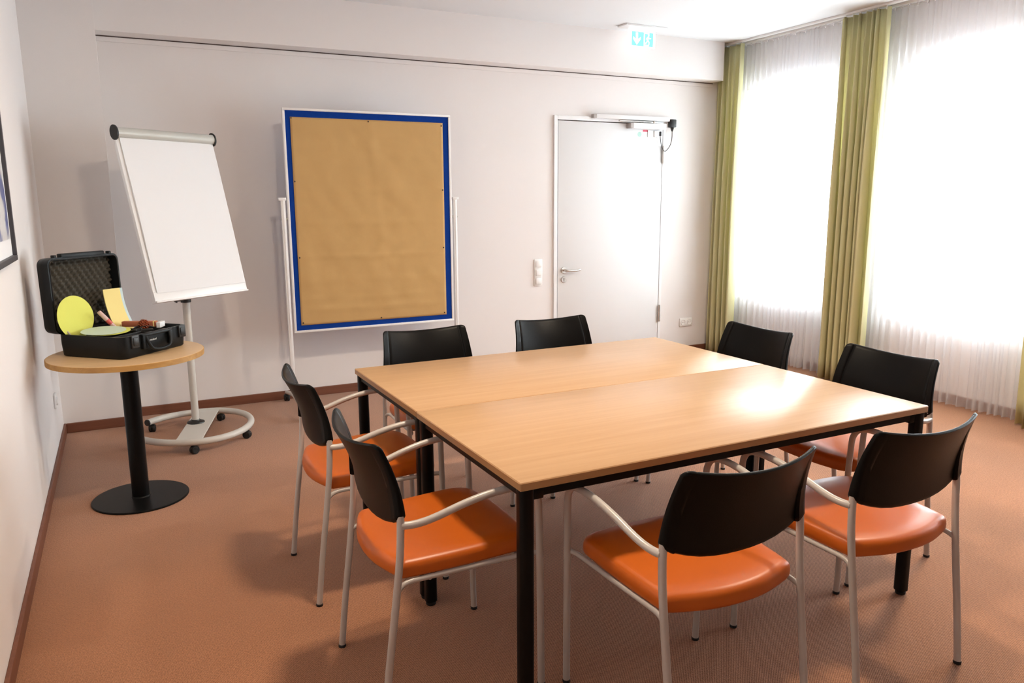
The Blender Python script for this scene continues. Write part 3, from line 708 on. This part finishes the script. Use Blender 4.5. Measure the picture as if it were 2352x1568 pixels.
CM = Matrix.Translation((CX, CY, CZ)) @ Matrix.Rotation(CA, 4, 'Z')
def inc(name, bm, m, label, cat_, lx, ly, lz, rx=0, ry=0, rz=0, group=None, **k):
    o = obj(name, bm, m, None, **k); o.matrix_world = CM @ Matrix.Translation((lx, ly, lz)) @ Matrix.Rotation(rz, 4, 'Z') @ Matrix.Rotation(rx, 4, 'X') @ Matrix.Rotation(ry, 4, 'Y')
    return tag(o, label, cat_, group)
def disc(r, t, bend=0.0, n=48):
    b = BM(); top, bot = [], []
    rr = [0, 0.35, 0.7, 1.0]
    f = lambda x, y, z: (x, y, z+bend*(x*x)/(r*r))
    prof = []
    for sgn, z in ((1, t), (-1, 0)):
        c = b.verts.new(f(0, 0, z)); prev = None
        for q in rr[1:]:
            ring = [b.verts.new(f(r*q*cos(2*pi*k/n), r*q*sin(2*pi*k/n), z)) for k in range(n)]
            for k in range(n):
                j = (k+1) % n
                if prev is None: b.faces.new([c, ring[k], ring[j]])
                else: b.faces.new([prev[k], ring[k], ring[j], prev[j]])
            prev = ring
        prof.append(prev)
    for k in range(n):
        j = (k+1) % n; b.faces.new([prof[0][k], prof[1][k], prof[1][j], prof[0][j]])
    return b
inc('round_card', disc(0.1, 0.0012, 0.004), M['lime'], 'round lime yellow card leaning upright against the open lid', 'card', -0.128, 0.150, 0.172, rx=radians(83), smooth=True, angle=30)
inc('round_card', disc(0.095, 0.0016), M['lime'], 'round yellow-green card lying under the mint card in case', 'card', -0.082, 0.012, CHB+0.003, rx=radians(2.5), ry=radians(-2.5), smooth=True, angle=30)
inc('round_card', disc(0.095, 0.0012), M['mint'], 'round pale mint card lying on top in the open case', 'card', -0.094, 0.026, CHB+0.0065, rx=radians(2.5), ry=radians(-2.5), smooth=True, angle=30)
def strip(w, l, t, bend):
    b = BM()
    def f(u, v, z):
        y = v*l; return ((u-0.5)*w, -bend*sin(pi*v*0.5)**2*0 + bend*(v*v-v), y) if z == 0 else ((u-0.5)*w, bend*(v*v-v)-t, y)
    A = grid(b, lambda u, v: f(u, v, 0), 1, 14); B = grid(b, lambda u, v: f(u, v, 1), 1, 14, flip=True)
    for j in range(14):
        for i, fl in ((0, False), (1, True)):
            q = [A[i][j], A[i][j+1], B[i][j+1], B[i][j]]; b.faces.new(q if fl else q[::-1])
    b.faces.new([A[0][0], B[0][0], B[1][0], A[1][0]]); b.faces.new([A[0][14], A[1][14], B[1][14], B[0][14]])
    return b
inc('card_stack', strip(0.092, 0.212, 0.004, -0.07), M['yellow'], 'curved stack of yellow rectangular cards standing in the case', 'cards', 0.092, 0.082, 0.080, rx=radians(-21), rz=radians(-8), smooth=True, angle=40)
inc('card_stack', strip(0.092, 0.210, 0.004, -0.07), M['iceblue'], 'curved stack of pale blue cards behind the yellow ones', 'cards', 0.114, 0.090, 0.080, rx=radians(-21), rz=radians(-8), smooth=True, angle=40)
# marker pen
mk = thing('marker_pen', 'pale pink marker pen with red band leaning in the case', 'marker')
mk.matrix_world = CM @ Matrix.Translation((0.036, 0.066, 0.082)) @ Matrix.Rotation(radians(-20), 4, 'X') @ Matrix.Rotation(radians(-33), 4, 'Y') @ Matrix.Scale(1.2, 4)
b = BM(); lathe(b, [(0, 0), (0.0082, 0.001), (0.0082, 0.062), (0.0078, 0.064)], 18); obj('barrel', b, M['pink'], mk, smooth=True)
b = BM(); lathe(b, [(0.0084, 0.044), (0.0086, 0.045), (0.0086, 0.066), (0.0084, 0.067)], 18); obj('colour_band', b, M['redink'], mk, smooth=True)
b = BM(); lathe(b, [(0.0084, 0.066), (0.0086, 0.068), (0.0082, 0.104), (0.0070, 0.110), (0, 0.111)], 18); obj('cap', b, M['pink'], mk, smooth=True)
# terracotta box, pale card beside it
bx = thing('card_box', 'flat terracotta box lying across the open case', 'box')
bx.matrix_world = CM @ Matrix.Translation((0.106, 0.006, 0.098)) @ Matrix.Rotation(radians(-70), 4, 'Z')
b = BM(); box(b, -0.080, 0.070, -0.014, 0.014, 0, 0.026, bev=0.002); obj('box_body', b, M['brick'], bx, smooth=True)
b = BM(); box(b, 0.0695, 0.076, -0.0145, 0.0145, -0.0003, 0.0263, bev=0.001); obj('box_end', b, M['yellow'], bx, smooth=True)
b = BM(); box(b, 0.076, 0.083, -0.014, 0.014, 0, 0.026, bev=0.001); obj('box_flap', b, M['brick'], bx, smooth=True)
b = BM(); box(b, 0, 0.018, -0.03, 0.03, 0, 0.026, bev=0.001)
inc('small_card', b, M['paper'], 'small white card block beside the terracotta box', 'card', 0.150, -0.070, 0.092, rz=radians(-70))
# cluster of amber pin heads
pc = thing('pin_cushion', 'round cluster of amber bead-headed pins in front of box', 'pin cushion')
pc.matrix_world = CM @ Matrix.Translation((0.083, -0.040, 0.112))
rnd = random.Random(5); b = BM()
lathe(b, [(0, -0.018)]+[(0.018*cos(a), 0.018*sin(a)) for a in [radians(d) for d in range(-70, 80, 20)]]+[(0, 0.018)], 16); obj('core', b, M['brick'], pc, smooth=True)
b0 = BM(); lathe(b0, [(0, -0.0045)]+[(0.0045*cos(radians(d)), 0.0045*sin(radians(d))) for d in (-45, 0, 45)]+[(0, 0.0045)], 8)
bead_me = None
for k in range(70):
    ph = k*2.399963; zz = 1-2*(k+0.5)/70; rr_ = sqrt(1-zz*zz)
    if bead_me is None:
        o = obj('bead', b0, M['amber'], pc, smooth=True, angle=180); bead_me = o.data
    else:
        o = bpy.data.objects.new('bead', bead_me); C.objects.link(o); o.parent = pc
    o.location = Vector((rr_*cos(ph), rr_*sin(ph), zz))*(0.0205+rnd.uniform(0, 0.003))
# dark clips
for k, (lx, ly, rz) in enumerate(((0.035, -0.045, 20), (0.055, -0.085, -50))):
    b = BM(); box(b, -0.028, 0.028, -0.008, 0.008, 0, 0.014, bev=0.004); tube(b, cat([(-0.02, 0, 0.014), (-0.03, 0, 0.022), (0.0, 0, 0.026), (0.03, 0, 0.02)], 4), 0.002, 6)
    inc('black_clip', b, M['black'], ('black clip between mint card and amber pins in the case', 'black clip by the handle side of the open case')[k], 'clip', lx, ly, 0.086, rz=radians(rz), smooth=True)

# ================================================================== flip chart
FX, FY = 0.325, 4.975
fl = thing('flipchart_stand', 'tilted white flipchart board on light grey wheeled stand', 'flipchart', (FX, FY, 0))
d1 = Vector((0.247, 0.969, 0)).normalized(); d2 = Vector((0.969, -0.247, 0)).normalized()
rc = Vector((0.356-FX, 4.93-FY, 0)); RZB = 0.068
def ringp(a):
    bb = 0.285 if cos(a) > 0 else 0.375
    return rc+d2*(bb*cos(a))+d1*(0.345*sin(a))+Vector((0, 0, RZB))
rp = [ringp(radians(a)) for a in range(-156, 157, 6)]
b = BM(); tube(b, rp, 0.0195, 14); ringo = obj('base_ring', b, M['flipgrey'], fl, smooth=True)
for q, dv in ((rp[0], rp[0]-rp[1]), (rp[-1], rp[-1]-rp[-2])):
    dv = dv.normalized(); b = BM(); lathe(b, [(0, -0.004), (0.020, -0.004), (0.020, 0.004), (0, 0.006)], 16, Matrix.Translation(q) @ dv.to_track_quat('Z', 'Y').to_matrix().to_4x4()); obj('end_plug', b, M['black'], ringo, smooth=True)
b = BM()
pm = Matrix((( d2.x, d1.x, 0, rc.x-0.02), (d2.y, d1.y, 0, rc.y), (0, 0, 1, 0), (0, 0, 0, 1)))
box(b, -0.072, 0.072, -0.325, 0.325, RZB+0.004, RZB+0.013, bev=0.003, M=pm); obj('base_bar', b, M['flipgrey'], fl)
b = BM(); lathe(b, [(0, RZB+0.012), (0.052, RZB+0.013), (0.050, RZB+0.019), (0.026, RZB+0.028), (0.024, RZB+0.034)], 28); obj('pole_collar', b, M['black'], fl, smooth=True)
b = BM(); lathe(b, [(0.0215, RZB+0.014), (0.0215, 0.845)], 24); lathe(b, [(0.018, 0.80), (0.018, 1.43), (0, 1.43)], 24); obj('pole', b, M['flipgrey'], fl, smooth=True)
b = BM(); lathe(b, [(0.0217, 0.825), (0.029, 0.826), (0.030, 0.862), (0.0185, 0.866)], 24); clamp = obj('pole_clamp', b, M['black'], fl, smooth=True)
b = BM(); tube(b, [(-0.022, -0.01, 0.845), (-0.052, -0.022, 0.843), (-0.058, -0.025, 0.832)], [0.010, 0.009, 0.011], 10); obj('clamp_knob', b, M['black'], clamp, smooth=True)
def caster(parent, p, r=0.026, ang=0.0, top=0.06):
    root = bpy.data.objects.new('caster', None)
    b = BM(); mt = Matrix.Translation((p[0], p[1], r)) @ Matrix.Rotation(ang, 4, 'Z') @ Matrix.Rotation(pi/2, 4, 'X')
    for s in (-1, 1):
        lathe(b, [(0, s*0.010-0.008), (r-0.004, s*0.010-0.008), (r, s*0.010-0.004), (r, s*0.010+0.004), (r-0.004, s*0.010+0.008), (0, s*0.010+0.008)], 20, mt)
    o = obj('caster', b, M['rubber'], parent, smooth=True)
    b = BM(); lathe(b, [(0.006, r), (0.006, top)], 10, Matrix.Translation((p[0], p[1], 0)))
    lathe(b, [(r*0.9, 0), (r*0.9, 0.012), (0.006, 0.016)], 16, Matrix.Translation((p[0], p[1], r+0.006))); obj('caster_stem', b, M['black'], o, smooth=True)
for a in (-150, -88, -18, 78, 150):
    q = ringp(radians(a)); caster(fl, q, 0.024, radians(a*1.7), RZB-0.01)
# board
BY, BT, BWd, BHt = 0.615, 0.229, 0.66, 0.937
rv = Vector((cos(BY), sin(BY), 0)); nv_ = Vector((sin(BY), -cos(BY), 0)); uv = Vector((0, 0, 1))*cos(BT)-nv_*sin(BT); on = rv.cross(uv)
Bm = Matrix(((rv.x, uv.x, on.x, 0.418), (rv.y, uv.y, on.y, 4.853), (rv.z, uv.z, on.z, 0.872), (0, 0, 0, 1)))    # local x right, y up the board, z out of its face
Bl = Matrix.Translation((-FX, -FY, 0)) @ Bm
def bobj(name, bm, m, parent=fl, **k):
    bmesh.ops.transform(bm, matrix=Bl, verts=bm.verts); return obj(name, bm, m, parent, **k)
b = BM(); box(b, -BWd/2, BWd/2, 0.0, BHt-0.02, -0.022, 0.0, bev=0.003); board = bobj('board', b, M['white'], smooth=True)
b = BM(); box(b, -BWd/2, BWd/2, -0.006, 0.005, -0.03, 0.016, bev=0.003); box(b, -BWd/2, BWd/2, -0.004, 0.055, 0.0, 0.003, bev=0.001); bobj('pen_tray', b, M['white'], smooth=True)
b = BM(); pr = [(0.028*cos(radians(a)), 0.030*sin(radians(a))) for a in range(-70, 251, 16)]
prism(b, pr, lambda p, s: ((-BWd/2+0.004, BWd/2-0.004)[s], BHt+0.006+p[1], 0.004+p[0])); bar = bobj('clamp_bar', b, M['alu'], smooth=True)
for s in (-1, 1):
    b = BM(); pr = [(0.033*cos(radians(a)), 0.041*sin(radians(a))) for a in range(0, 360, 15)]
    x0, x1 = sorted((s*(BWd/2-0.004), s*(BWd/2+0.004))); prism(b, pr, lambda p, q: ((x0, x1)[q], BHt+0.006+p[1], 0.004+p[0])); bobj('end_cap', b, M['black'], smooth=True)
# bracket between pole and board
pt = Vector((0, 0, 1.38)); b = BM(); box(b, -0.04, 0.04, -0.03, 0.03, 1.33, 1.42, bev=0.004, M=Matrix.Rotation(BY, 4, 'Z')); obj('pivot_bracket', b, M['black'], fl)
# paper pad hanging on the board
b = BM()
def padf(u, v): return (-0.308+0.632*u, 0.048+(BHt-0.055)*v, 0.006+0.006*sin(pi*v)*(1-0.6*u)+0.003*(1-v)*u)
A = grid(b, padf, 8, 16); B = grid(b, lambda u, v: (padf(u, v)[0], padf(u, v)[1], 0.0028), 8, 16, flip=True)
for (i0, j0, i1, j1) in [(i, 0, i+1, 0) for i in range(8)]+[(8, j, 8, j+1) for j in range(16)]+[(i+1, 16, i, 16) for i in range(8)]+[(0, j+1, 0, j) for j in range(16)]:
    b.faces.new([A[i0][j0], B[i0][j0], B[i1][j1], A[i1][j1]])
bmesh.ops.transform(b, matrix=Bm, verts=b.verts)
tag(obj('paper_pad', b, M['paper'], None, smooth=True, angle=40), 'blank white paper pad hanging on the tilted flipchart board', 'paper pad')

# ================================================================== pinboard
PX0, PX1, PZ0, PZ1, PY = 1.009, 2.178, 0.534, 2.012, 5.27
pb = thing('pinboard', 'blue felt pinboard in white frame on wheeled stand', 'pinboard', ((PX0+PX1)/2, PY, 0))
cxp = (PX0+PX1)/2; hwp = (PX1-PX0)/2
b = BM(); e = 0.016
box(b, -hwp, hwp, 0, 0.026, PZ0, PZ0+e, bev=0.003); box(b, -hwp, hwp, 0, 0.026, PZ1-e, PZ1, bev=0.003); box(b, -hwp, -hwp+e, 0, 0.026, PZ0+e, PZ1-e, bev=0.003); box(b, hwp-e, hwp, 0, 0.026, PZ0+e, PZ1-e, bev=0.003)
obj('board_frame', b, M['white'], pb, smooth=True)
boxo('felt_panel', (-hwp+e-0.002, hwp-e+0.002, 0.006, 0.022, PZ0+e-0.002, PZ1-e+0.002), M['blue'], pb)
for s in (-1, 1):
    x = s*(hwp+0.026)
    b = BM(); box(b, x-0.014, x+0.014, 0.001, 0.031, 0.10, 1.425, bev=0.004); box(b, x-0.003, x+0.003, -0.002, 0.002, 0.50, 1.42, bev=0.001); post = obj('post', b, M['white'], pb, smooth=True)
    b = BM(); box(b, x-0.020-0.008*(s < 0), x+0.020+0.008*(s > 0), -0.003, 0.035, 1.420, 1.440, bev=0.004); obj('post_cap', b, M['white'], post, smooth=True)
    b = BM(); tube(b, [(x-s*0.03, 0.016, 1.30), (x+s*0.02, 0.016, 1.30)], 0.008, 10); obj('pivot', b, M['alu'], pb, smooth=True)
    b = BM(); tube(b, cat([(x, -0.30, 0.062), (x, -0.15, 0.085), (x, 0.016, 0.100), (x, 0.16, 0.085), (x, 0.29, 0.062)], 5), 0.014, 12); obj('foot_bar', b, M['flipgrey'], pb, smooth=True)
    for yy in (-0.295, 0.285): caster(pb, (x, yy), 0.026, pi/2+0.3*s, 0.056)
# brown paper with creases
KX0, KX1, KZ0, KZ1 = 1.057, 2.119, 0.584, 1.955
b = BM()
def kp(u, v):
    x = KX0+(KX1-KX0)*u; z = KZ0+(KZ1-KZ0)*v
    d = 0.0
    for k, (c, a, w) in enumerate(((0.07, 1.0, 0.012), (0.125, 0.8, 0.012), (0.215, 0.6, 0.02), (0.335, 1.2, 0.012), (0.50, 0.9, 0.014), (0.66, 0.5, 0.02), (0.82, 0.4, 0.02))):
        cc = c+0.008*noise.noise(Vector((u*3, k, 0)))
        d += a*0.0028*math.exp(-((v-cc)/w)**2)*(0.6+0.4*noise.noise(Vector((u*5, k*3, 2))))
    d += 0.004*abs(noise.noise(Vector((u*2.3+v*1.6, v*3.0, 4))))+0.0022*noise.noise(Vector((u*9+v*4, v*11, 7)))
    cr = abs(u-0.5-0.10*(1-v)); d += 0.002*math.exp(-(cr/0.03)**2)*v
    ed = min(u, 1-u, v, 1-v); d *= 1.7*min(1, 0.25+ed*12)
    return (x, PY+0.0045-max(d, 0.0), z)
grid(b, kp, 64, 90)
kr_ = obj('kraft_paper', b, M['kraft'], None, smooth=True, angle=180, fix=True)
sm = kr_.modifiers.new('thickness', 'SOLIDIFY'); sm.thickness = 0.0006
tag(kr_, 'large sheet of creased brown kraft paper on the pinboard', 'paper')
pin_me = None
for (u, v, where) in ((0.006, 0.995, 'upper left corner'), (0.49, 0.992, 'top edge middle'), (0.99, 0.985, 'upper right corner'), (0.008, 0.70, 'left edge, upper part'), (0.012, 0.335, 'left edge, lower part'), (0.99, 0.66, 'right edge, upper part'), (0.988, 0.36, 'right edge, lower part'), (0.985, 0.012, 'lower right corner'), (0.53, 0.010, 'bottom edge middle'), (0.012, 0.012, 'lower left corner')):
    q = kp(u, v)
    if pin_me is None:
        b = BM(); lathe(b, [(0, 0), (0.0045, 0.0005), (0.0055, 0.003), (0.004, 0.006), (0, 0.0068)], 12, Matrix.Rotation(pi/2, 4, 'X')); o = obj('push_pin', b, M['pin'], None, smooth=True); pin_me = o.data
    else:
        o = bpy.data.objects.new('push_pin', pin_me); C.objects.link(o)
    o.location = (q[0], q[1]-0.0005, q[2])
    tag(o, 'tiny dark pin at the brown paper\'s '+where, 'pin', 'pins along the brown paper edge')
